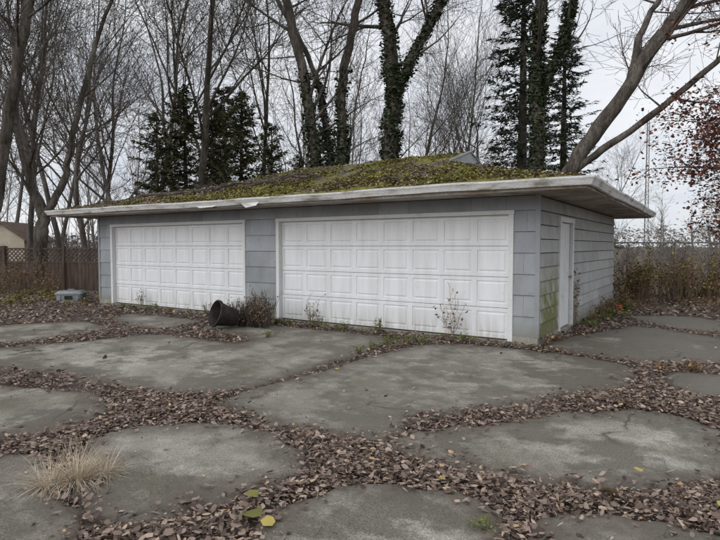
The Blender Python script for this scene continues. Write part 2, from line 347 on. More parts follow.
for i in range(200):
    Y = 1.9+9*R()**1.3; X = U(-.62, .62)*Y
    c = S(X, Y, .018); a = U(0, 6.28); L = U(.04, .18)*(1 if i % 15 else 2.0); pts = [c]; d = Vector((math.cos(a), math.sin(a), 0))
    for j in range(4): d = (d+Vector((U(-.4, .4), U(-.4, .4), 0))).normalized(); pts.append(pts[-1]+d*L/4+Vector((0, 0, U(-.002, .004))))
    mb.tube(pts, [.0026, .0024, .002, .0016, .001], 4)
mb.obj('twigs', [M['bark2']])

# ---------------------------------------------------------------- garage
G = empty('detached_garage', (-6, 4, 0))
W0, W1, D1, WT = -12.1, 0.0, 8.0, 2.42
OP = [(-5.46, -.45), (-11.49, -6.5)]; DT = 2.14
mb = MB()
mb.box(W0, OP[1][0], 0.0, .12, 0.1, WT); mb.box(OP[1][1], OP[0][0], 0, .12, .1, WT); mb.box(OP[0][1], W1, 0, .12, .1, WT)
for a, b in OP: mb.box(a, b, 0.0, .12, DT, WT)
mb.box(-.12, 0, .12, 1.40, .1, WT); mb.box(-.12, 0, 2.41, D1, .1, WT); mb.box(-.12, 0, 1.40, 2.41, 2.08, WT)
mb.box(W0, -.12, D1-.12, D1, .1, WT); mb.box(W0, W0+.12, .12, D1-.12, .1, WT)
mb.obj('walls', [M['gap']], G)
mb = MB()
for a, b in [(W0-.02, OP[1][0]), (OP[1][1], OP[0][0]), (OP[0][1], .02)]: mb.box(a, b, -.032, .13, -.1, .115)
mb.box(-.13, .032, .13, 1.4, -.1, .115); mb.box(-.13, .032, 2.41, D1+.02, -.1, .115); mb.box(-.13, .06, 1.4, 2.41, -.1, .05)
mb.box(W0-.02, W0+.13, .13, D1+.02, -.1, .115); mb.box(W0+.13, -.13, D1-.13, D1+.02, -.1, .115)
for a, b in OP: mb.box(a, b, -.05, .3, -.1, .022)
mb.obj('foundation', [M['found']], G)
mb = MB(); mr = MB()
def plate(b, side, u0, u1, z0, z1, proud=.016):
    t1 = .004
    if side == 'F': vs = [(u0, -.001, z0), (u1, -.001, z0), (u1, -.001, z1), (u0, -.001, z1), (u0, -proud, z0), (u1, -proud, z0), (u1, -t1, z1), (u0, -t1, z1)]
    elif side == 'R': vs = [(.001, u0, z0), (.001, u1, z0), (.001, u1, z1), (.001, u0, z1), (proud, u0, z0), (proud, u1, z0), (t1, u1, z1), (t1, u0, z1)]
    elif side == 'B': vs = [(u0, D1+.001, z0), (u1, D1+.001, z0), (u1, D1+.001, z1), (u0, D1+.001, z1), (u0, D1+proud, z0), (u1, D1+proud, z0), (u1, D1+t1, z1), (u0, D1+t1, z1)]
    else: vs = [(W0-.001, u0, z0), (W0-.001, u1, z0), (W0-.001, u1, z1), (W0-.001, u0, z1), (W0-proud, u0, z0), (W0-proud, u1, z0), (W0-t1, u1, z1), (W0-t1, u0, z1)]
    b.add(vs, [(4, 5, 6, 7), (0, 1, 5, 4), (1, 2, 6, 5), (2, 3, 7, 6), (3, 0, 4, 7)])
def clad(b, side, ua, ub, holes, ch, pw, pr, gap, z0=.11):
    z = z0; r = 0
    while z < WT-.01:
        z1 = min(z+ch, WT-.002); off = (r % 2)*pw/2 + U(-.03, .03); u = ua-off
        while u < ub:
            segs = [(max(u, ua), min(u+pw-.003, ub))]
            for (ha, hb, hz) in holes:
                if z < hz:
                    ns = []
                    for a, c in segs:
                        if c <= ha or a >= hb: ns.append((a, c))
                        else:
                            if a < ha: ns.append((a, ha))
                            if c > hb: ns.append((hb, c))
                            if z1 > hz+.03: plate(b, side, max(a, ha), min(c, hb), hz, z1-gap)
                    segs = ns
            for a, c in segs:
                if c-a > .02: plate(b, side, a, c, z+U(-.002, .002), z1-gap, pr+U(-.002, .002))
            u += pw
        z += ch; r += 1
clad(mb, 'F', W0, W1, [(a-.001, b+.001, DT) for a, b in OP], .345, .61, .024, .007)
mb.obj('front_shingles', [M['side_front']], G)
clad(mr, 'R', 0, D1, [(1.40, 2.41, 2.08)], .23, 3.7, .036, .014); clad(mr, 'L', 0, D1, [], .23, 3.7, .036, .014); clad(mr, 'B', W0, W1, [], .23, 3.7, .036, .014)
mr.obj('side_lap_boards', [M['side_right']], G)
mb = MB()
mb.box(-.035, .040, -.034, -.0, .112, WT-.002); mb.box(W0-.040, W0+.035, -.034, 0, .112, WT-.002)
mb.obj('corner_boards', [M['side_front']], G)
mb = MB()
for a, b in OP:
    mb.box(a-.06, a+.02, -.036, .10, .025, DT-.021); mb.box(b-.02, b+.06, -.036, .10, .025, DT-.021); mb.box(a-.07, b+.07, -.04, .10, DT-.02, DT+.045)
mb.box(-.10, .05, 1.33, 1.43, .05, 2.04); mb.box(-.10, .05, 2.38, 2.48, .05, 2.04); mb.box(-.1, .056, 1.31, 2.50, 2.041, 2.13)
mb.obj('door_trim', [M['trim']], G)
mb = MB()  # white side door slab with raised panels, set in the jamb, dark weather gap at the latch side
mb.box(-.06, -.05, 1.431, 2.379, .052, 2.039, 1)
mb.box(-.045, -.012, 1.436, 2.345, .07, 2.03, 0)
for y0, y1 in ((1.54, 1.83), (1.95, 2.24)):
    for z0, z1 in ((.2, .62), (.74, 1.38), (1.5, 1.9)):
        mb.box(-.012, -.008, y0, y1, z0, z1, 0); mb.box(-.008, -.002, y0+.04, y1-.04, z0+.04, z1-.04, 0)
mb.tube([Vector((-.012, 2.29, 1.0)), Vector((.025, 2.29, 1.0)), Vector((.03, 2.29, 1.0)), Vector((.05, 2.29, 1.0))], [.012, .012, .028, .024], 10, 2)
mb.obj('side_entry_door', [M['trim'], M['black'], M['galv']], G)
for di, (a, b) in enumerate(OP):
    mb = MB(); yF = .072; x0, x1 = a+.021, b-.021; z0 = .04; H = DT-.021-z0; ns, nc = 4, 8
    mb.box(x0, x1, yF+.03, yF+.05, z0-.015, DT-.02, 1)
    mb.box(x0+.004, x1-.004, yF+.002, yF+.03, z0-.018, z0-.001, 1)
    for s_ in range(ns):
        za, zb = z0+H*s_/ns+.004, z0+H*(s_+1)/ns-.004; yj = yF + U(-.003, .003)
        mb.add([(x0, yj, za), (x1, yj, za), (x1, yj+.03, za), (x0, yj+.03, za)], [(0, 3, 2, 1)], 0)
        mb.add([(x0, yj, zb), (x1, yj, zb), (x1, yj+.03, zb), (x0, yj+.03, zb)], [(0, 1, 2, 3)], 0)
        for c in range(nc):
            ca, cb = x0+(x1-x0)*c/nc, x0+(x1-x0)*(c+1)/nc
            rings = [(0, 0, 0, 0), (.05, .05, .065, 0), (.056, .056, .072, .017), (.074, .074, .09, .017), (.1, .1, .115, .002)]
            vs = []
            for (l, r, v_, dpt) in rings:
                vs += [(ca+l, yj+dpt, za+v_), (cb-r, yj+dpt, za+v_), (cb-r, yj+dpt, zb-v_), (ca+l, yj+dpt, zb-v_)]
            fs = []
            for k in range(4):
                for j in range(4):
                    p, q = k*4+j, k*4+(j+1) % 4; fs.append((p, q, q+4, p+4))
            fs.append((16, 17, 18, 19)); mb.add(vs, fs, 0)
    mb.obj('overhead_door_%d' % (di+1), [M['door'], M['black']], G)
E0, E1, F0, F1, EZ = -12.97, .87, -.87, 8.87, 2.56
def sweep(profile, name, mats, nseg=40, wob=.0):
    V = []; Fc = []; corners = [(E0, F0, -1, -1), (E1, F0, 1, -1), (E1, F1, 1, 1), (E0, F1, -1, 1)]
    for (o, z) in profile:
        for c in range(4):
            a = corners[c]; b = corners[(c+1) % 4]
            pa = Vector((a[0]+a[2]*o, a[1]+a[3]*o, z)); pb = Vector((b[0]+b[2]*o, b[1]+b[3]*o, z))
            for k in range(nseg):
                p = pa.lerp(pb, k/nseg); t_ = (c+k/nseg)
                dz = wob*(math.sin(t_*9.1)+.6*math.sin(t_*23.7+1)+.35*math.sin(t_*61))
                V.append((p.x, p.y, p.z+dz))
    n = 4*nseg
    for i in range(len(profile)-1):
        for k in range(n):
            Fc.append((i*n+k, i*n+(k+1) % n, (i+1)*n+(k+1) % n, (i+1)*n+k))
    me = bpy.data.meshes.new(name); me.from_pydata(V, [], Fc)
    for m_ in mats: me.materials.append(m_)
    return link(name, me, G)
sweep([(-.87-.0, WT+.002), (-.02, WT+.001), (-.02, WT-.02), (0, WT-.02), (0, EZ-.01), (-.05, EZ-.01)], 'soffit_and_fascia', [M['soffit']], 40)
sweep([(.002, EZ-.008), (.004, EZ-.115), (.03, EZ-.125), (.07, EZ-.122), (.085, EZ-.09), (.10, EZ-.06), (.12, EZ-.03), (.122, EZ-.004), (.112, EZ-.004), (.108, EZ-.03), (.02, EZ-.05)], 'gutters', [M['gutter']], 60, .009)
mb = MB()
mb.add([(-5.6, -.99, EZ-.1), (-5.1, -.995, EZ-.1), (-5.15, -1.02, EZ-.17), (-5.45, -1.0, EZ-.2)], [(0, 1, 2, 3)], 0)
mb.add([(-6.9, -.99, EZ-.12), (-6.3, -.99, EZ-.12), (-6.4, -1.0, EZ-.15), (-6.8, -1.0, EZ-.155)], [(0, 1, 2, 3)], 0)
mb.obj('bent_gutter_strips', [M['gutter']], G)
SLP = .279
def roofd(x, y):
    dy = np.minimum(y-F0, F1-y); dr = E1-x; dl = x-E0
    dr = np.where(dr > 3.67, 99, dr)
    return np.maximum(np.minimum(np.minimum(dy, dr), dl), 0)
def roofz(x, y):
    d = roofd(x, y)
    sag = -.06*np.sin(np.clip(d/4.9, 0, 1)*np.pi)*(.5+vn(x, y, .4, 71))
    return EZ + SLP*d + sag + (fbm(x, y, 3.0, 61, 4)-.5)*.09*np.clip(d*3, .3, 1)
rx = np.arange(E0-.03, E1+.031, .05); ry = np.arange(F0-.03, F1+.031, .05)
GX, GY = np.meshgrid(rx, ry); fx, fy = GX.ravel(), GY.ravel(); fz = roofz(fx, fy)
brd = (fx <= E0-.02) | (fx >= E1+.01) | (fy <= F0-.02) | (fy >= F1+.01)
fz = np.where(brd, fz-.03, fz)
nx_, ny_ = len(rx), len(ry); ii = (np.arange(ny_-1)[:, None]*nx_+np.arange(nx_-1)[None]).ravel()
F = np.stack([ii, ii+1, ii+1+nx_, ii+nx_], 1)
m, nt, bs, pos = newmat('mossy_shingles')
sep = nd(nt, 'ShaderNodeSeparateXYZ', None, {0: pos})
shin = ramp(nt, noise(nt, pos, 14, 5, 0.7), [(0.35, (0.06, 0.054, 0.048)), (0.55, (0.14, 0.12, 0.105)), (0.7, (0.25, 0.215, 0.19))])
moss = ramp(nt, noise(nt, pos, 9, 5, 0.7), [(0.35, (0.065, 0.06, 0.018)), (0.5, (0.155, 0.142, 0.033)), (0.65, (0.27, 0.24, 0.055))])
bias = nd(nt, 'ShaderNodeMapRange', None, {0: sep.outputs[0], 1: -12.0, 2: -2.0, 3: -0.03, 4: 0.06}).outputs[0]
mk = math_(nt, 'ADD', noise(nt, pos, 1.3, 5, 0.68), bias)
col = mix(nt, ramp(nt, mk, [(0.45, 0.0), (0.54, 1.0)]), shin, moss)
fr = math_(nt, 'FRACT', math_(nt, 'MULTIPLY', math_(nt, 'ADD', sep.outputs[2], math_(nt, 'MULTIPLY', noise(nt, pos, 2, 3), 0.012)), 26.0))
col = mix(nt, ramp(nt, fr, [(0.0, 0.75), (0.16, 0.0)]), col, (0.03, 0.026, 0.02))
finish(nt, bs, col, 0.95, math_(nt, 'ADD', noise(nt, pos, 25, 4, 0.7), math_(nt, 'MULTIPLY', fr, 0.8)), 0.9, 0.03)
me = npmesh('roof', np.stack([fx, fy, fz], 1), F, [m], None, True); link('hip_roof', me, G)
mb = MB()
xg = E1-3.67; xo = xg+.06; zb = EZ+SLP*3.67-.02; zt = EZ+SLP*4.87
mb.add([(xo, 4-1.2, zb), (xo, 4+1.2, zb), (xo, 4, zt+.0)], [(0, 1, 2)], 0)
for q in (-1, 1): mb.tube([Vector((xo+.02, 4, zt+.02)), Vector((xo+.02, 4+q*1.25, zb+.0))], .022, 4, 0)
mb.obj('gablet', [M['side_front']], G)
def roof_scatter(n, fn, zoff):
    x = rng.uniform(E0, E1, n); y = rng.uniform(F0, F1, n); k = rng.random(n) < fn(x, y); x, y = x[k], y[k]
    return np.stack([x, y, roofz(x, y)+zoff+rng.uniform(0, .018, len(x))], 1)
P = roof_scatter(110000, lambda x, y: np.where(y < 5, 1, .25)*np.clip((fbm(x, y, 1.3, 81, 5)-.475+(x+8)*.008+np.clip(y-F0, 0, 2)*.02)*9, 0.02, 1), .004)
leaves('moss', P, rng.uniform(.025, .075, len(P)), .8, M['moss_tuft'], G, 1.0, 1.0, np.clip(fbm(P[:, 0], P[:, 1], 2.2, 5, 3)*1.4-.15+rng.normal(0, .17, len(P)), 0, 1))
P = roof_scatter(80000, lambda x, y: np.where(y < 5, 1, .25)*np.clip((fbm(x, y, .9, 91, 4)-.49-(x+6)*.014)*6+np.exp(-(y-F0)/.5)*.45, 0.03, .9), .012)
leaves('roof_leaf_litter', P, rng.uniform(.03, .072, len(P)), .45, M['litter'], G, .9)
k = 4000
gp = np.stack([rng.uniform(E0, E1, k), F0-rng.uniform(.0, .09, k), EZ-rng.uniform(0.01, .04, k)], 1)
gp2 = np.stack([E1+rng.uniform(.0, .09, 1500), rng.uniform(F0, F1, 1500), EZ-rng.uniform(0.01, .04, 1500)], 1)
gp = np.concatenate([gp, gp2])
leaves('gutter_leaf_litter', gp, rng.uniform(.03, .065, len(gp)), .5, M['litter'], G)
mb = MB()
for (xa, ya, xb, yb, r) in [(-11.5, .6, -8.2, 1.6, .03), (-9.8, .2, -7.0, 2.8, .035), (-8.3, 2.9, -5.8, 1.9, .03), (-10.5, 1.9, -9, 2.2, .025), (-6.4, .5, -5.2, 1.9, .02), (-4.9, 2.4, -3.2, 2.0, .02), (-7.5, 1.2, -6.6, 3.6, .025), (-3, .2, -2.2, 1.3, .015), (-1.7, 1.4, -.9, .6, .015), (-12.2, 0, -10.8, 1.3, .025)]:
    pts = []
    for i in range(9):
        u = i/8; x = xa+(xb-xa)*u+U(-.05, .05); y = ya+(yb-ya)*u+U(-.05, .05)
        pts.append(Vector((x, y, float(roofz(np.array([x]), np.array([y]))[0])+r*.9+.02+(.05 if i % 3 == 1 else 0))))
    mb.tube(pts, [r*(1-.6*i/8) for i in range(9)], 6)
    for j in range(5):
        q = pts[2+j]; d = Vector((U(-1, 1), U(-1, 1), .25)).normalized()
        e_ = q+d*U(.2, .5); e_.z = max(e_.z, float(roofz(np.array([e_.x]), np.array([e_.y]))[0])+.02)
        mb.tube([q, e_], [r*.35, .004], 4)
mb.obj('fallen_branches', [M['bark']], G)

# ---------------------------------------------------------------- trees
def grow(mb, p, d, L, r, lvl, maxl, tips, P):
    n = max(3, min(12, int(L/P['seg'][min(lvl, len(P['seg'])-1)])))
    pts = [p.copy()]; rs = [r]; ds = [d.copy()]; tp = P.get('taper', .6)
    w = P['wander']*(1.0+.35*lvl)
    for i in range(n):
        d = (d + Vector((U(-w, w), U(-w, w), U(-w, w)*.7 + P['up']*(1 if lvl else .3)))).normalized()
        p = p + d*(L/n); pts.append(p.copy()); ds.append(d.copy()); rs.append(max(r*(1-tp*(i+1)/n), P['rmin']))
    sides = (8, 5, 4, 3, 3, 3)[min(lvl, 5)]
    mb.tube(pts, rs, sides, 0, False)
    if lvl >= maxl: tips.append(p.copy()); return
    nc = P['n'][lvl]
    for c in range(nc):
        t = P['t0'][min(lvl, len(P['t0'])-1)]; t = t+(1-t)*(c+R())/nc
        k = min(n, max(0, t*n)); i = int(k); f = k-i
        q = pts[i].lerp(pts[min(i+1, n)], f); rr = rs[min(i+1, n)]; dd = ds[min(i+1, n)]
        ax = dd.orthogonal().normalized(); ax.rotate(Matrix.Rotation(U(0, 6.283), 3, dd).to_quaternion())
        a = math.radians(U(*P['ang'])); nd_ = dd.copy(); nd_.rotate(Matrix.Rotation(a, 3, ax).to_quaternion())
        grow(mb, q, nd_, L*U(*P['len'])*(1.1-.45*t if lvl == 0 else 1), max(rr*U(.4, .68), P['rmin']), lvl+1, maxl, tips, P)
    grow(mb, p, d, L*.55, rs[-1], lvl+1, maxl, tips, P)
PB = dict(seg=(1.2, .8, .5, .5), wander=.11, up=.05, n=(8, 5, 4, 3), t0=(.35, .22, .15), ang=(25, 58), len=(.42, .68), rmin=.007)
variants = []
for i in range(6):
    random.seed(100+i); mb = MB(); tips = []
    pp = dict(PB); pp['wander'] = (.08, .13, .1, .15, .09, .11)[i]; pp['t0'] = ((.38, .3, .45, .25, .5, .35)[i], .2, .15)
    H = (11, 9.5, 12, 8.5, 12.5, 10)[i]
    grow(mb, Vector((0, 0, -.1)), Vector((U(-.12, .12), U(-.12, .12), 1)).normalized(), H, (.19, .16, .2, .17, .15, .13)[i], 0, 4, tips, pp)
    variants.append(mb.mesh('bare_tree_mesh', [M['bark2'] if i % 2 else M['bark']], True))
random.seed(11)
def T(px, D): return (px-360)*D/541.0
spots = [(-45, 20, 3, 1.0), (-10, 24, 0, 1.05), (28, 22, 5, .95), (64, 27, 4, 1.0), (90, 31, 3, 1.1), (122, 36, 1, 1.2), (150, 30, 4, 1.15), (196, 27.5, 2, 1.15), (228, 34, 5, 1.2), (262, 38, 4, 1.2), (300, 42, 3, 1.2), (340, 36, 1, 1.15), (425, 38, 5, 1.0), (452, 44, 4, 1.05), (475, 34, 3, .95), (600, 48, 5, .75), (12, 42, 5, 1.3), (60, 48, 4, 1.3), (104, 40, 0, 1.1), (400, 46, 2, 1.1), (180, 44, 0, 1.3)]
for (px, D, v, s_) in spots:
    p = S(T(px, D), D, -.05); link('bare_tree', variants[v], None, p, U(0, 6.28), s_)

def hero(name, D, trunks, ivy, seed, nsub=(6, 4, 4, 3), bark='bark'):
    random.seed(seed); mb = MB(); tips = []; ivyP = []
    for (path, r0, r1, k0) in trunks:
        path = [Vector((x, z, dy)) for x, z, dy in path]
        pts = []
        for i in range(len(path)-1):
            p0 = path[max(i-1, 0)]; p1 = path[i]; p2 = path[i+1]; p3 = path[min(i+2, len(path)-1)]
            for k in range(6):
                t = k/6; q = .5*((2*p1)+(p2-p0)*t+(2*p0-5*p1+4*p2-p3)*t*t+(3*p1-p0-3*p2+p3)*t**3); pts.append(q)
        pts.append(path[-1]); n = len(pts)
        W = [S(q.x+U(-.05, .05), D+q.z+U(-.05, .05), q.y) for q in pts]; rs = [(r0+(r1-r0)*(i/(n-1)))*U(.94, 1.06) for i in range(n)]
        rs[0] *= 1.35
        mb.tube(W, rs, 12)
        pp = dict(PB); pp['n'] = nsub; pp['len'] = (.48, .72)
        for i in range(n):
            if i > n*k0 and R() < .5:
                d = (W[min(i+1, n-1)]-W[max(i-1, 0)]).normalized(); ax = d.orthogonal().normalized()
                ax.rotate(Matrix.Rotation(U(0, 6.28), 3, d).to_quaternion()); d.rotate(Matrix.Rotation(math.radians(U(30, 70)), 3, ax).to_quaternion())
                grow(mb, W[i], d, U(2.2, 4.8), rs[i]*U(.22, .42), 1, 4, tips, pp)
        d = (W[-1]-W[-2]).normalized(); grow(mb, W[-1], d, 5, r1, 0, 3, tips, dict(pp, n=(5,)+nsub[1:]))
        for i in range(n-1):
            zz = W[i].z; dens = ivy(zz)
            L = (W[i+1]-W[i]).length
            for _ in range(int(dens*L*420)):
                a = U(0, 6.28); rr = rs[i]+U(.0, .17)*(.7+.6*math.sin(zz*2.1+a*2)); q = W[i].lerp(W[i+1], R())
                ivyP.append((q.x+math.cos(a)*rr, q.y+math.sin(a)*rr, q.z+U(-.1, .1)))
    e = empty(name, S(trunks[0][0][0][0], D, 0))
    mb.obj('trunk_and_limbs', [M[bark]], e, True)
    if ivyP: leaves('ivy', ivyP, rng.uniform(.09, .2, len(ivyP)), 1.1, M['ivy'], e, .9)
    return e, tips
hero('ivy_covered_tree', 24, [
    ([(-1.5, -.1, 0), (-1.65, 3, 0), (-1.95, 5.4, 0), (-2.35, 8.4, .2), (-2.95, 11, .3), (-3.6, 14, .5)], .30, .17, .45),
    ([(-1.1, -.1, .2), (-1.0, 3, .3), (-.8, 6, .3), (-.8, 8.5, .2), (-.3, 11.2, 0), (.35, 14, -.3)], .26, .15, .5),
    ([(-1.2, 4.5, .3), (-1.55, 7, .8), (-2.2, 9.8, 1.2), (-3.8, 13, 1.5)], .16, .1, .4)],
    lambda z: 1.0 if z < 6.8 else (.45 if z < 9 else .0), 21)
hero('ivy_covered_tree', 23.5, [
    ([(1.15, -.1, 0), (1.2, 3, 0), (1.25, 5.5, 0), (1.45, 8, 0), (1.25, 10.5, .1), (.75, 13.5, .3), (.5, 16, .4)], .40, .2, .55),
    ([(1.42, 7.7, 0), (2.0, 9.2, -.2), (2.9, 10.8, -.4), (3.7, 12.5, -.6), (4.3, 15, -.7)], .22, .14, .4)],
    lambda z: 1.3 if z < 9 else .7, 22)
hero('ivy_covered_tree', 22, [
    ([(7.1, -.1, 0), (7.05, 3, 0), (7.15, 6, 0), (7.05, 9, 0), (7.35, 12, .2), (7.4, 15, .3)], .30, .16, .5),
    ([(7.1, 7.2, 0), (7.9, 9.3, -.2), (8.3, 11, -.4), (8.5, 14, -.4)], .14, .09, .5)],
    lambda z: 1.1 if z < 11 else .4, 23)
hero('leaning_tree', 20, [
    ([(6.9, -.1, 0), (7.3, 2.5, 0), (7.85, 4.6, 0), (9.2, 6.6, -.2), (10.6, 8.9, -.4), (12.0, 10.9, -.7), (13.6, 13.5, -1)], .34, .17, .5),
    ([(7.7, 4.2, 0), (8.7, 5.05, -.3), (10.7, 6.5, -.6), (13.2, 8.7, -.9), (15.5, 10.5, -1)], .15, .08, .45),
    ([(9.6, 7.2, -.3), (10.3, 9.5, .1), (11.5, 11.5, .4), (12.2, 14, .6)], .12, .08, .4)],
    lambda z: 0, 24, nsub=(5, 4, 4, 3))
hero('leaning_tree', 18, [
    ([(-12.8, -.1, 0), (-12.2, 2.5, 0), (-11.7, 5, 0), (-11.1, 8, 0), (-10.5, 11, 0), (-10, 14, 0)], .22, .12, .5)],
    lambda z: 0, 25)
hero('forked_tree', 20, [
    ([(-11.8, -.1, 0), (-11.85, 1.5, 0), (-11.7, 2.8, 0), (-12.2, 4.4, 0), (-12.6, 7, 0), (-12.2, 10, 0)], .26, .12, .4),
    ([(-11.7, 2.6, 0), (-11.0, 4.0, .2), (-10.6, 6, .3), (-9.9, 9, .5)], .15, .08, .3)],
    lambda z: 0, 26)

random.seed(31); mb = MB(); tips = []
grow(mb, S(13.2, 17.5, -.1), Vector((-.02, -.05, 1)).normalized(), 5.6, .18, 0, 4, tips, dict(PB, up=.0, ang=(40, 75), n=(11, 5, 4, 3), t0=(.3, .2, .15), len=(.4, .56)))
e = empty('russet_oak_tree', S(13.2, 17.5, 0)); mb.obj('trunk_and_limbs', [M['bark']], e, True)
tp = np.array([tuple(t_) for t_ in tips]); tp = tp[tp[:, 2] > 1.8]
P = np.repeat(tp, 8, 0)+rng.normal(0, .17, (len(tp)*8, 3))
leaves('foliage', P, rng.uniform(.08, .16, len(P)), 1.0, M['oakleaf'], e)

def spikes(P, D, L, Wd):
    n = len(P); up = np.tile(np.array([[.3, .2, 1.]]), (n, 1))+rng.normal(0, .5, (n, 3)); b = np.cross(D, up); b /= np.linalg.norm(b, axis=1, keepdims=True)+1e-9
    V = np.empty((n, 3, 3)); V[:, 0] = P-b*Wd[:, None]; V[:, 1] = P+b*Wd[:, None]; V[:, 2] = P+D*L[:, None]
    return V.reshape(-1, 3), np.arange(n*3).reshape(-1, 3)
def conifer(name, H, Rb, z0, droop, mat, seed, nwh=9, dz=.33, per=42, jag=.3, sl=(.18, .42), pw=.8, wd=(.03, .07)):
    random.seed(seed); mb = MB(); pts = []; dirs = []
    mb.tube([Vector((0, 0, -.1)), Vector((.05, 0, H*.5)), Vector((0, .05, H))], [H*.017+.05, H*.011, .02], 8)
    z = z0
    while z < H-.1:
        f = 1-(z-z0)/(H-z0); Lb = Rb*(f**pw)*(1-jag*.5)
        for k in range(nwh if f > .15 else 5):
            a = U(0, 6.28); L = max(.15, Lb*U(1-jag, 1+jag)); q = Vector((0, 0, z+U(-.15, .15))); d = Vector((math.cos(a), math.sin(a), droop+U(-.15, .15)+(.3*(1-f)))).normalized()
            line = [q.copy()]
            for i in range(5):
                q = q+d*(L/5); d.z += (.05 if droop < 0 else -.03); d.normalize(); line.append(q.copy())
            mb.tube(line, [.03*f+.01, .025*f+.01, .02*f+.006, .012, .008, .004], 3, 0, False)
            for _ in range(int(per*(.35+L/Rb))):
                t = (R()**.7)*4.999; i = int(t); p = line[i].lerp(line[i+1], t-i); w = .10+.18*L*(1-t/5)*.6
                pts.append((p.x+U(-w, w), p.y+U(-w, w), p.z+U(-.14, .05)))
                dd = Vector((d.x+U(-.9, .9), d.y+U(-.9, .9), U(-.6, .35))).normalized(); dirs.append(tuple(dd))
        z += dz*(1 if f > .3 else .75)
    P = np.array(pts); D = np.array(dirs); V, F = spikes(P, D, rng.uniform(sl[0], sl[1], len(P)), rng.uniform(wd[0], wd[1], len(P)))
    rn = np.repeat(np.clip(rng.random(len(P))*.6+.4*np.sin(P[:, 2]*1.9+P[:, 0]*1.7)**2, 0, 1), 3)
    return mb.mesh(name+'_wood', [M['bark']]), npmesh(name+'_needles', V, F, [mat], rn)
def place(name, pair, X, Y, rot, sc, sz=1.0):
    e = empty(name, S(X, Y, 0)); e.rotation_euler[2] = rot; e.scale = (sc, sc, sc*sz)
    for nm, me in (('trunk', pair[0]), ('foliage', pair[1])):
        o = bpy.data.objects.new(nm, me); bpy.context.scene.collection.objects.link(o); o.parent = e
spr = conifer('spruce', 20, 3.9, 1.5, -.25, M['needle'], 41, nwh=9, dz=.5, per=40, sl=(.2, .5), pw=.75, jag=.42)
place('spruce_tree', spr, T(520, 31), 31, .3, .98); place('spruce_tree', spr, T(562, 35), 35, 2.3, .86)
ced = [conifer('cedar', 10, 2.6, .8, .25, M['cedar'], 43+i, nwh=7, dz=.36, per=34, jag=.65, sl=(.18, .42), pw=.5, wd=(.03, .07)) for i in range(2)]
for i, (px, D, sc) in enumerate([(158, 28, .84), (186, 30, 1.04), (214, 27.5, .9), (243, 30, 1.02), (272, 28.5, .80), (300, 30, .66), (226, 34, 1.15)]):
    place('cedar_tree', ced[i % 2], T(px, D), D, i*1.3, sc)

random.seed(51); mb = MB()
pf = dict(seg=(2.5, 1.5, 1.2), wander=.10, up=.07, n=(7, 4, 3), t0=(.25, .2), ang=(22, 50), len=(.35, .6), rmin=.013)
for i in range(100):
    D = U(45, 90); px = U(-140, 480) if i < 82 else U(520, 860); hs = U(8, 12)*(1 if px < 480 else .42)
    grow(mb, S(T(px, D), D, -.3), Vector((U(-.1, .1), U(-.1, .1), 1)).normalized(), hs, U(.09, .17), 0, 3 if D < 70 else 2, [], pf)
for i in range(460):
    D = U(26, 60); px = U(-120, 330) if i % 4 else U(600, 840); h = U(1.2, 4.0)*(1 if px < 400 else .6)
    q = S(T(px, D), D, -.1)
    for j in range(4):
        e_ = q+Vector((U(-.8, .8), U(-.8, .8), h*U(.6, 1))); mid = q.lerp(e_, .5)+Vector((U(-.2, .2), U(-.2, .2), 0)); mb.tube([q, mid, e_], [.022, .015, .006], 3, 0, False)
        for _ in range(3): mb.tube([mid, mid+Vector((U(-.7, .7), U(-.7, .7), U(.3, 1.2)))], [.010, .005], 3, 0, False)
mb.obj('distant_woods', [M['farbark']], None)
k = 26000
D = rng.uniform(75, 130, k); px = rng.uniform(-200, 920, k); X = (px-360)*D/541
top = 1.8+4.5*fbm(X, D*.2, .09, 77, 4)
P = Snp(X, D, rng.uniform(0, 1, k)*top)
leaves('distant_brush', P, rng.uniform(.4, .9, k), 1.2, nmat('far_brush', [(0.3, (0.13, 0.115, 0.095)), (0.7, (0.23, 0.2, 0.165))], .2, .95, 0), None, 1, .5)

# ---------------------------------------------------------------- shrubs
def shrubs(name, items, leafmat, stemmat='stalk', lsize=(.04, .09), tilt=1.1, seed=1):
    random.seed(seed); mb = MB(); L = []
    for (X, Y, h, w, ns, nl) in items:
        b = S(X, Y, -.03)
        for s_ in range(ns):
            a = U(0, 6.28); rr = w*R(); e_ = b+Vector((math.cos(a)*rr, math.sin(a)*rr, h*U(.5, 1))); q = b+Vector((math.cos(a)*rr*.3, math.sin(a)*rr*.3, 0))
            mid = q.lerp(e_, .55)+Vector((U(-.1, .1)*w, U(-.1, .1)*w, h*.08)); line = [q, mid, e_]
            mb.tube(line, [.006+.002*h, .005, .002], 3, 0, False)
            for _ in range(3):
                m_ = q.lerp(e_, U(.3, .9)); t_ = m_+Vector((U(-.25, .25)*w, U(-.25, .25)*w, U(.05, .25)*h)); mb.tube([m_, t_], [.003, .0015], 3, 0, False)
                for _ in range(nl): c = m_.lerp(t_, U(.2, 1.1)); L.append((c.x+U(-.05, .05), c.y+U(-.05, .05), c.z+U(-.05, .05)))
    e = empty(name, S(items[0][0], items[0][1], 0)); mb.obj('stems', [M[stemmat]], e)
    if L: leaves('leaves', L, rng.uniform(lsize[0], lsize[1], len(L)), tilt, M[leafmat], e)
    return e
random.seed(61)
shrubs('fence_shrubs', [(U(7.6, 15), U(15.2, 17.2), U(.8, 2.1), U(.4, .9), 18, 5) for _ in range(36)], 'brownleaf', seed=62)
shrubs('fence_vines', [(U(7.5, 15), U(15.6, 16.6), U(.6, 1.9), U(.4, .9), 14, 6) for _ in range(38)], 'yelleaf', seed=63)
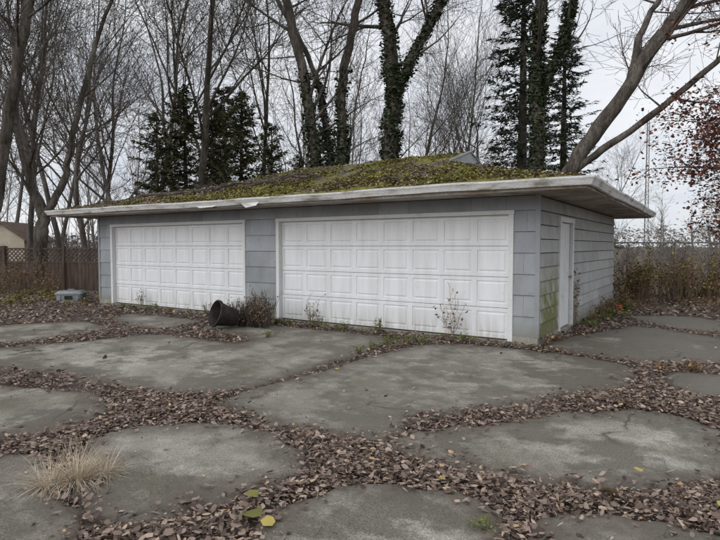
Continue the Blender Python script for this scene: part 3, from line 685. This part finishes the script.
shrubs('backyard_brush', [(U(-18, -9.8), U(16.5, 19.3), U(.5, 1.4), U(.3, .8), 14, 3) for _ in range(34)], 'brownleaf', seed=64)
shrubs('low_ground_plants', [(U(-15, -7.6), U(13.5, 18), U(.1, .35), U(.15, .4), 8, 4) for _ in range(40)], 'yelleaf', lsize=(.03, .07), seed=65)
shrubs('right_verge_weeds', [(U(5.5, 11), U(13, 15.4), U(.15, .5), U(.15, .4), 8, 4) for _ in range(26)], 'brownleaf', lsize=(.03, .07), seed=66)
def GW(x, y):
    dx, dy = x-CX, y-CY; return (dx*cw+dy*sw, -dx*sw+dy*cw)
def gi(x, y, h, w, ns, nl): X, Y = GW(x, y); return (X, Y, h, w, ns, nl)
shrubs('seam_weeds', [gi(-10.1, -.15, .55, .14, 7, 3), gi(-4.5, -.15, .55, .12, 6, 2), gi(-4.2, -.2, .3, .12, 5, 3), gi(-2.85, -.18, .32, .12, 7, 4), gi(-7.6, -.15, .35, .14, 7, 3), gi(-9.4, -.2, .25, .15, 7, 3), gi(-3.6, -.3, .15, .2, 7, 5), gi(-5.2, -.4, .18, .2, 8, 5),
    (.75, 8.85, .16, .16, 8, 5), (.45, 8.65, .2, .16, 9, 5), (.2, 8.4, .14, .14, 7, 5), (1.0, 8.9, .12, .2, 9, 5), (.0, 8.1, .12, .1, 6, 4), (-1.6, 9.5, .15, .2, 8, 4)] + [gi(U(-11, -.5), -.12-U(0, .15), U(.06, .16), .1, 6, 3) for _ in range(26)], 'green', lsize=(.02, .045), seed=67)
shrubs('ground_ivy', [gi(.12+U(0, .5), U(2.7, 8.2), U(.06, .2), .25, 10, 5) for _ in range(22)], 'green', lsize=(.025, .05), seed=77)
shrubs('corner_weeds', [gi(.12, .15, .22, .12, 9, 3), gi(.15, .6, .15, .12, 8, 3), gi(.3, 3.4, .3, .2, 10, 3), gi(.25, 4.5, .4, .25, 12, 4), gi(.3, 5.6, .4, .3, 12, 4), gi(.3, 6.8, .35, .3, 12, 4), (3.9, 6.95, .12, .15, 9, 4), (4.3, 6.9, .14, .15, 9, 4)], 'brownleaf', lsize=(.025, .06), seed=68)
shrubs('foreground_sprig', [(.68, 3.02, .05, .07, 10, 5), (.72, 2.98, .05, .06, 8, 4)], 'green', lsize=(.01, .022), seed=69)
random.seed(71); V = []; Fc = []; rn = []
def tuft(c, n, w, h):
    for i in range(n):
        a = U(0, 6.28); r = w*.2*R(); b = c+Vector((math.cos(a)*r, math.sin(a)*r, 0)); lean = U(.3, 2.6); L = h*U(.45, 1.25); wd = U(.0012, .0027)
        d = Vector((math.cos(a+U(-.8, .8))*lean, math.sin(a+U(-.8, .8))*lean, 1)).normalized(); s_ = d.cross(Vector((0, 0, 1))).normalized()*wd
        q = b.copy(); k = len(V); rr = R()
        for j in range(4):
            ww = s_*(1-j/3.4); V.append(tuple(q-ww)); V.append(tuple(q+ww)); rn.extend([rr, rr])
            q = q+d*(L/3); d.z -= .22*lean; d += Vector((U(-.25, .25), U(-.25, .25), U(-.1, .1))); d.normalize(); q.z = max(q.z, c.z+.004)
        for j in range(3): Fc.append((k+2*j, k+2*j+1, k+2*j+3, k+2*j+2))
tuft(S(-1.93, 3.62, 0), 520, .5, .29); tuft(S(-1.8, 3.72, 0), 240, .4, .24); tuft(S(-2.08, 3.54, 0), 200, .4, .24)
link('dry_grass_tuft', npmesh('dry_grass_tuft', np.array(V), np.array(Fc), [M['straw']], np.array(rn)))

def vine(name, base, segs, seed, plane):
    random.seed(seed); mb = MB(); L = []
    for _ in range(segs):
        u = base[0]+U(-.08, .08); z = 0.02; pts = []; du = U(-.03, .05)
        H = U(.35, base[1])
        while z < H:
            pts.append(Vector((u, plane[1]-U(.005, .03), z)) if plane[0] == 'F' else Vector((plane[1]+U(.005, .03), u, z)))
            u += du+U(-.05, .05); z += .08
        if len(pts) > 2:
            mb.tube(pts, [.005-.003*i/len(pts) for i in range(len(pts))], 4)
            for p in pts[2:]:
                if R() < .75:
                    q = p+(Vector((U(-.12, .12), -.02, U(-.02, .1))) if plane[0] == 'F' else Vector((.02, U(-.12, .12), U(-.02, .1)))); mb.tube([p, q], [.0025, .0015], 3)
                    for _ in range(2): L.append((q.x+U(-.02, .02), q.y+U(-.02, .01) if plane[0] == 'F' else q.y+U(-.02, .02), q.z+U(-.02, .02)))
    e = empty(name, (base[0], 0, 0) if plane[0] == 'F' else (0, base[0], 0)); mb.obj('stems', [M['stalk']], e)
    leaves('leaves', L, rng.uniform(.03, .065, len(L)), 1.3, M['brownleaf'], e)
vine('dead_vine', (-1.45, 1.05), 10, 81, ('F', -.04)); vine('dead_vine', (2.72, 1.35), 8, 82, ('R', .04)); vine('dead_vine', (-4.55, .6), 3, 83, ('F', -.05))

# tipped dark planter with dry stalks spilling out
random.seed(91); mb = MB(); c = S(-2.62, 10.45, .25)
rx_, ry_ = Vector((cw, sw, 0)), Vector((-sw, cw, 0))
ax_ = (rx_*-.72+ry_*-.55+Vector((0, 0, .28))).normalized(); u_ = ax_.cross(Vector((0, 0, 1))).normalized(); v_ = ax_.cross(u_)
prof = [(.0, -.24), (.15, -.24), (.165, -.2), (.235, .16), (.262, .165), (.266, .215), (.245, .22), (.225, .16), (.16, -.18), (.0, -.19)]
k = 24; vs = []; fs = []
for (r, h) in prof:
    for j in range(k): a = 2*math.pi*j/k; vs.append(c+ax_*h+u_*(math.cos(a)*(r+.001))+v_*(math.sin(a)*(r+.001)))
for i in range(len(prof)-1):
    for j in range(k): fs.append((i*k+j, i*k+(j+1) % k, (i+1)*k+(j+1) % k, (i+1)*k+j))
mb.add(vs, fs); mb.obj('tipped_planter_pot', [M['pot']])
shrubs('dead_brush_heap', [(-2.05, 10.6, .68, .42, 70, 2), (-1.9, 10.8, .78, .35, 50, 2), (-2.35, 10.75, .62, .4, 60, 2), (-1.85, 10.45, .45, .3, 25, 3), (-2.6, 10.85, .6, .3, 30, 2)], 'brownleaf', 'bark', (.02, .055), 1.1, 92)

mb = MB(); bc = S(-8.35, 15.6, 0); ang = YAW+.15; mr_ = Matrix.Rotation(ang, 3, 'Z')
def prism(ring0, ring1, mi=0):
    n = len(ring0); mb.add(ring0+ring1, [tuple(reversed(range(n))), tuple(range(n, 2*n))]+[(i, (i+1) % n, n+(i+1) % n, n+i) for i in range(n)], mi)
def rr_(w, d, z, ch=.05): return [bc+mr_ @ Vector((x, y, z)) for x, y in ((-w+ch, -d), (w-ch, -d), (w, -d+ch), (w, d-ch), (w-ch, d), (-w+ch, d), (-w, d-ch), (-w, -d+ch))]
prism(rr_(.32, .2, -.03), rr_(.36, .24, .22)); prism(rr_(.38, .26, .22), rr_(.38, .26, .25)); prism(rr_(.375, .255, .2502), rr_(.30, .2, .31))
mb.obox(bc+mr_ @ Vector((0, -.235, .13)), (.2, .03, .1), ang, 1); mb.obox(bc+mr_ @ Vector((.24, -.235, .13)), (.06, .03, .14), ang, 0); mb.obox(bc+mr_ @ Vector((-.24, -.235, .13)), (.06, .03, .14), ang, 0)
mb.tube([bc+mr_ @ Vector((-.1, 0, .3)), bc+mr_ @ Vector((-.08, 0, .345)), bc+mr_ @ Vector((.08, 0, .345)), bc+mr_ @ Vector((.1, 0, .3))], .015, 6, 0)
mb.obj('grey_storage_bin', [M['binp'], M['black']])
mb = MB(); oc = Vector((.42, 6.1, -.03)); k = 14
for (r0, r1, z0, z1) in ((.055, .07, 0, .13), (.078, .078, .12, .14)):
    mb.tube([oc+Vector((0, 0, z0)), oc+Vector((0, 0, z1))], [r0, r1], k)
mb.tube([oc+Vector((-.07, 0, .12))]+[oc+Vector((-.07*math.cos(a), .02, .12+.06*math.sin(a))) for a in (.5, 1, 1.57, 2.1, 2.6)]+[oc+Vector((.07, 0, .12))], .004, 5)
mb.obj('orange_bucket', [M['orange']])

# ---------------------------------------------------------------- fences, shed, tower
mb = MB()
A_ = S(-20, 20.6); B_ = S(-6, 19.4); L = (B_-A_).length; dr = (B_-A_).normalized(); an = math.atan2(dr.y, dr.x)
x = 0
while x < L:
    c = A_+dr*(x+.07); mb.obox((c.x, c.y, .48), (.13, .02, 1.0+U(-.01, .01)), an); x += .145
nrm = Vector((-dr.y, dr.x, 0))
for z in (1.0, 1.5): c = A_+dr*(L/2); mb.obox((c.x, c.y, z), (L, .05, .06), an)
x = 0
while x < L: c = A_+dr*x - nrm*.04; mb.obox((c.x, c.y, .8), (.09, .09, 1.62), an); x += 2.3
x = -.5
while x < L:
    for s_, o in ((1, .012), (-1, -.012)):
        a0 = A_+dr*(x if s_ > 0 else x+.45)+nrm*o; a1 = A_+dr*(x+.45 if s_ > 0 else x)+nrm*o
        if 0 < x < L-.5: mb.tube([Vector((a0.x, a0.y, 1.03)), Vector((a1.x, a1.y, 1.47))], .017, 4)
    x += .16
mb.obj('lattice_fence', [M['wood']])
mb = MB(); A_ = S(6.9, 16.6); B_ = S(16.5, 15.4); L = (B_-A_).length; dr = (B_-A_).normalized(); H = 1.7
def FP(u, z): q = A_+dr*u; return Vector((q.x, q.y, z))
u = 0
while u <= L+.1: mb.tube([FP(u, -.05), FP(u, H+.08)], .032, 8); u += 2.6
mb.tube([FP(0, H), FP(L, H)], .022, 6)
for s_ in (1, -1):
    u = -H
    while u < L:
        a, b = (u, u+H) if s_ > 0 else (u+H, u)
        if 0 <= min(a, b) and max(a, b) <= L: mb.tube([FP(a, 0), FP(b, H)], .0028, 3, 0, False)
        u += .10
mb.obj('chain_link_fence', [M['galv']])
mb = MB(); sc_ = S(T(16, 31), 31); an = YAW+.1; rm = Matrix.Rotation(an, 3, 'Z')
def q_(x, y, z): v = rm @ Vector((x, y, 0)); return (sc_.x+v.x, sc_.y+v.y, z)
w, d, h, p = 1.25, 1.6, 1.95, 2.85
mb.add([q_(-w, -d, 0), q_(w, -d, 0), q_(w, -d, h), q_(0, -d, p), q_(-w, -d, h), q_(-w, d, 0), q_(w, d, 0), q_(w, d, h), q_(0, d, p), q_(-w, d, h)], [(0, 1, 2, 3, 4), (9, 8, 7, 6, 5), (1, 6, 7, 2), (5, 0, 4, 9)], 0)
for s_ in (-1, 1):
    mb.add([q_(0, -d-.2, p+.03), q_(s_*(w+.2), -d-.2, h-.1), q_(s_*(w+.2), d+.2, h-.1), q_(0, d+.2, p+.03), q_(0, -d-.2, p+.1), q_(s_*(w+.2), -d-.2, h-.03), q_(s_*(w+.2), d+.2, h-.03), q_(0, d+.2, p+.1)], [(0, 1, 2, 3), (7, 6, 5, 4), (0, 4, 5, 1), (1, 5, 6, 2), (2, 6, 7, 3)], 1)
mb.add([q_(-.4, -d-.02, 0), q_(.4, -d-.02, 0), q_(.4, -d-.02, 1.6), q_(-.4, -d-.02, 1.6)], [(0, 1, 2, 3)], 2)
mb.obj('small_shed', [M['cream'], M['shedroof'], M['wood']])
mb = MB(); tc = S(T(645, 300), 300); H = 70; k = 22
def leg(j, z): a = 2.094*j; r = 1.3-.6*z/H; return Vector((tc.x+math.cos(a)*r, tc.y+math.sin(a)*r, z))
for j in range(3):
    mb.tube([leg(j, 0), leg(j, H)], .2, 4)
    for i in range(k): mb.tube([leg(j, H*i/k), leg((j+1) % 3, H*(i+1)/k)], .1, 3); mb.tube([leg(j, H*i/k), leg((j+1) % 3, H*i/k)], .1, 3)
mb.tube([Vector((tc.x, tc.y, H)), Vector((tc.x, tc.y, H+6))], .15, 4)
mb.obj('radio_mast', [M['bark2']])

# ---------------------------------------------------------------- light, sky, camera
el = math.radians(27); sdv = Vector((-.2, -.98, 0)).normalized(); sdv = Vector((sdv.x*math.cos(el), sdv.y*math.cos(el), math.sin(el)))
sl = bpy.data.lights.new('sun', 'SUN'); sl.energy = 1.1; sl.angle = math.radians(45); sl.color = (1, .985, .965)
so = bpy.data.objects.new('sun', sl); so.rotation_euler = sdv.to_track_quat('Z', 'Y').to_euler(); so.location = (0, -20, 20); bpy.context.scene.collection.objects.link(so)
w = bpy.data.worlds.new('World'); bpy.context.scene.world = w; w.use_nodes = True; nt = w.node_tree
bg = nt.nodes['Background']; bg.inputs[1].default_value = .105
sky = nd(nt, 'ShaderNodeTexSky', {'sky_type': 'NISHITA', 'sun_disc': False, 'sun_elevation': el, 'sun_rotation': math.atan2(sdv.x, sdv.y)})
tc_ = nd(nt, 'ShaderNodeTexCoord').outputs['Generated']
mp = nd(nt, 'ShaderNodeMapping', None, {'Vector': tc_, 'Scale': (1, 1, 3.2)}).outputs[0]
cl = ramp(nt, noise(nt, mp, 2.3, 5, .55), [(.32, (.66, .70, .77)), (.5, (.80, .83, .88)), (.66, (.93, .94, .96))])
sz_ = nd(nt, 'ShaderNodeSeparateXYZ', None, {0: tc_}).outputs[2]
bst = nd(nt, 'ShaderNodeMapRange', None, {0: sz_, 1: .4, 2: 1.0, 3: 10.0, 4: 16.0}).outputs[0]
v = nd(nt, 'ShaderNodeVectorMath', {'operation': 'SCALE'}, {0: cl, 3: bst}).outputs[0]
nt.links.new(mix(nt, .93, sky.outputs[0], v), bg.inputs[0])

cam = bpy.data.cameras.new('camera'); cam.sensor_width = 36; cam.lens = 27.05; cam.clip_end = 2000; cam.clip_start = .05
co = bpy.data.objects.new('camera', cam); co.location = (CX, CY, 1.6); co.rotation_euler = (math.radians(90-2.54), 0, YAW)
bpy.context.scene.collection.objects.link(co); bpy.context.scene.camera = co
sc = bpy.context.scene; sc.view_settings.view_transform = 'Standard'; sc.view_settings.look = 'None'; sc.view_settings.exposure = 0
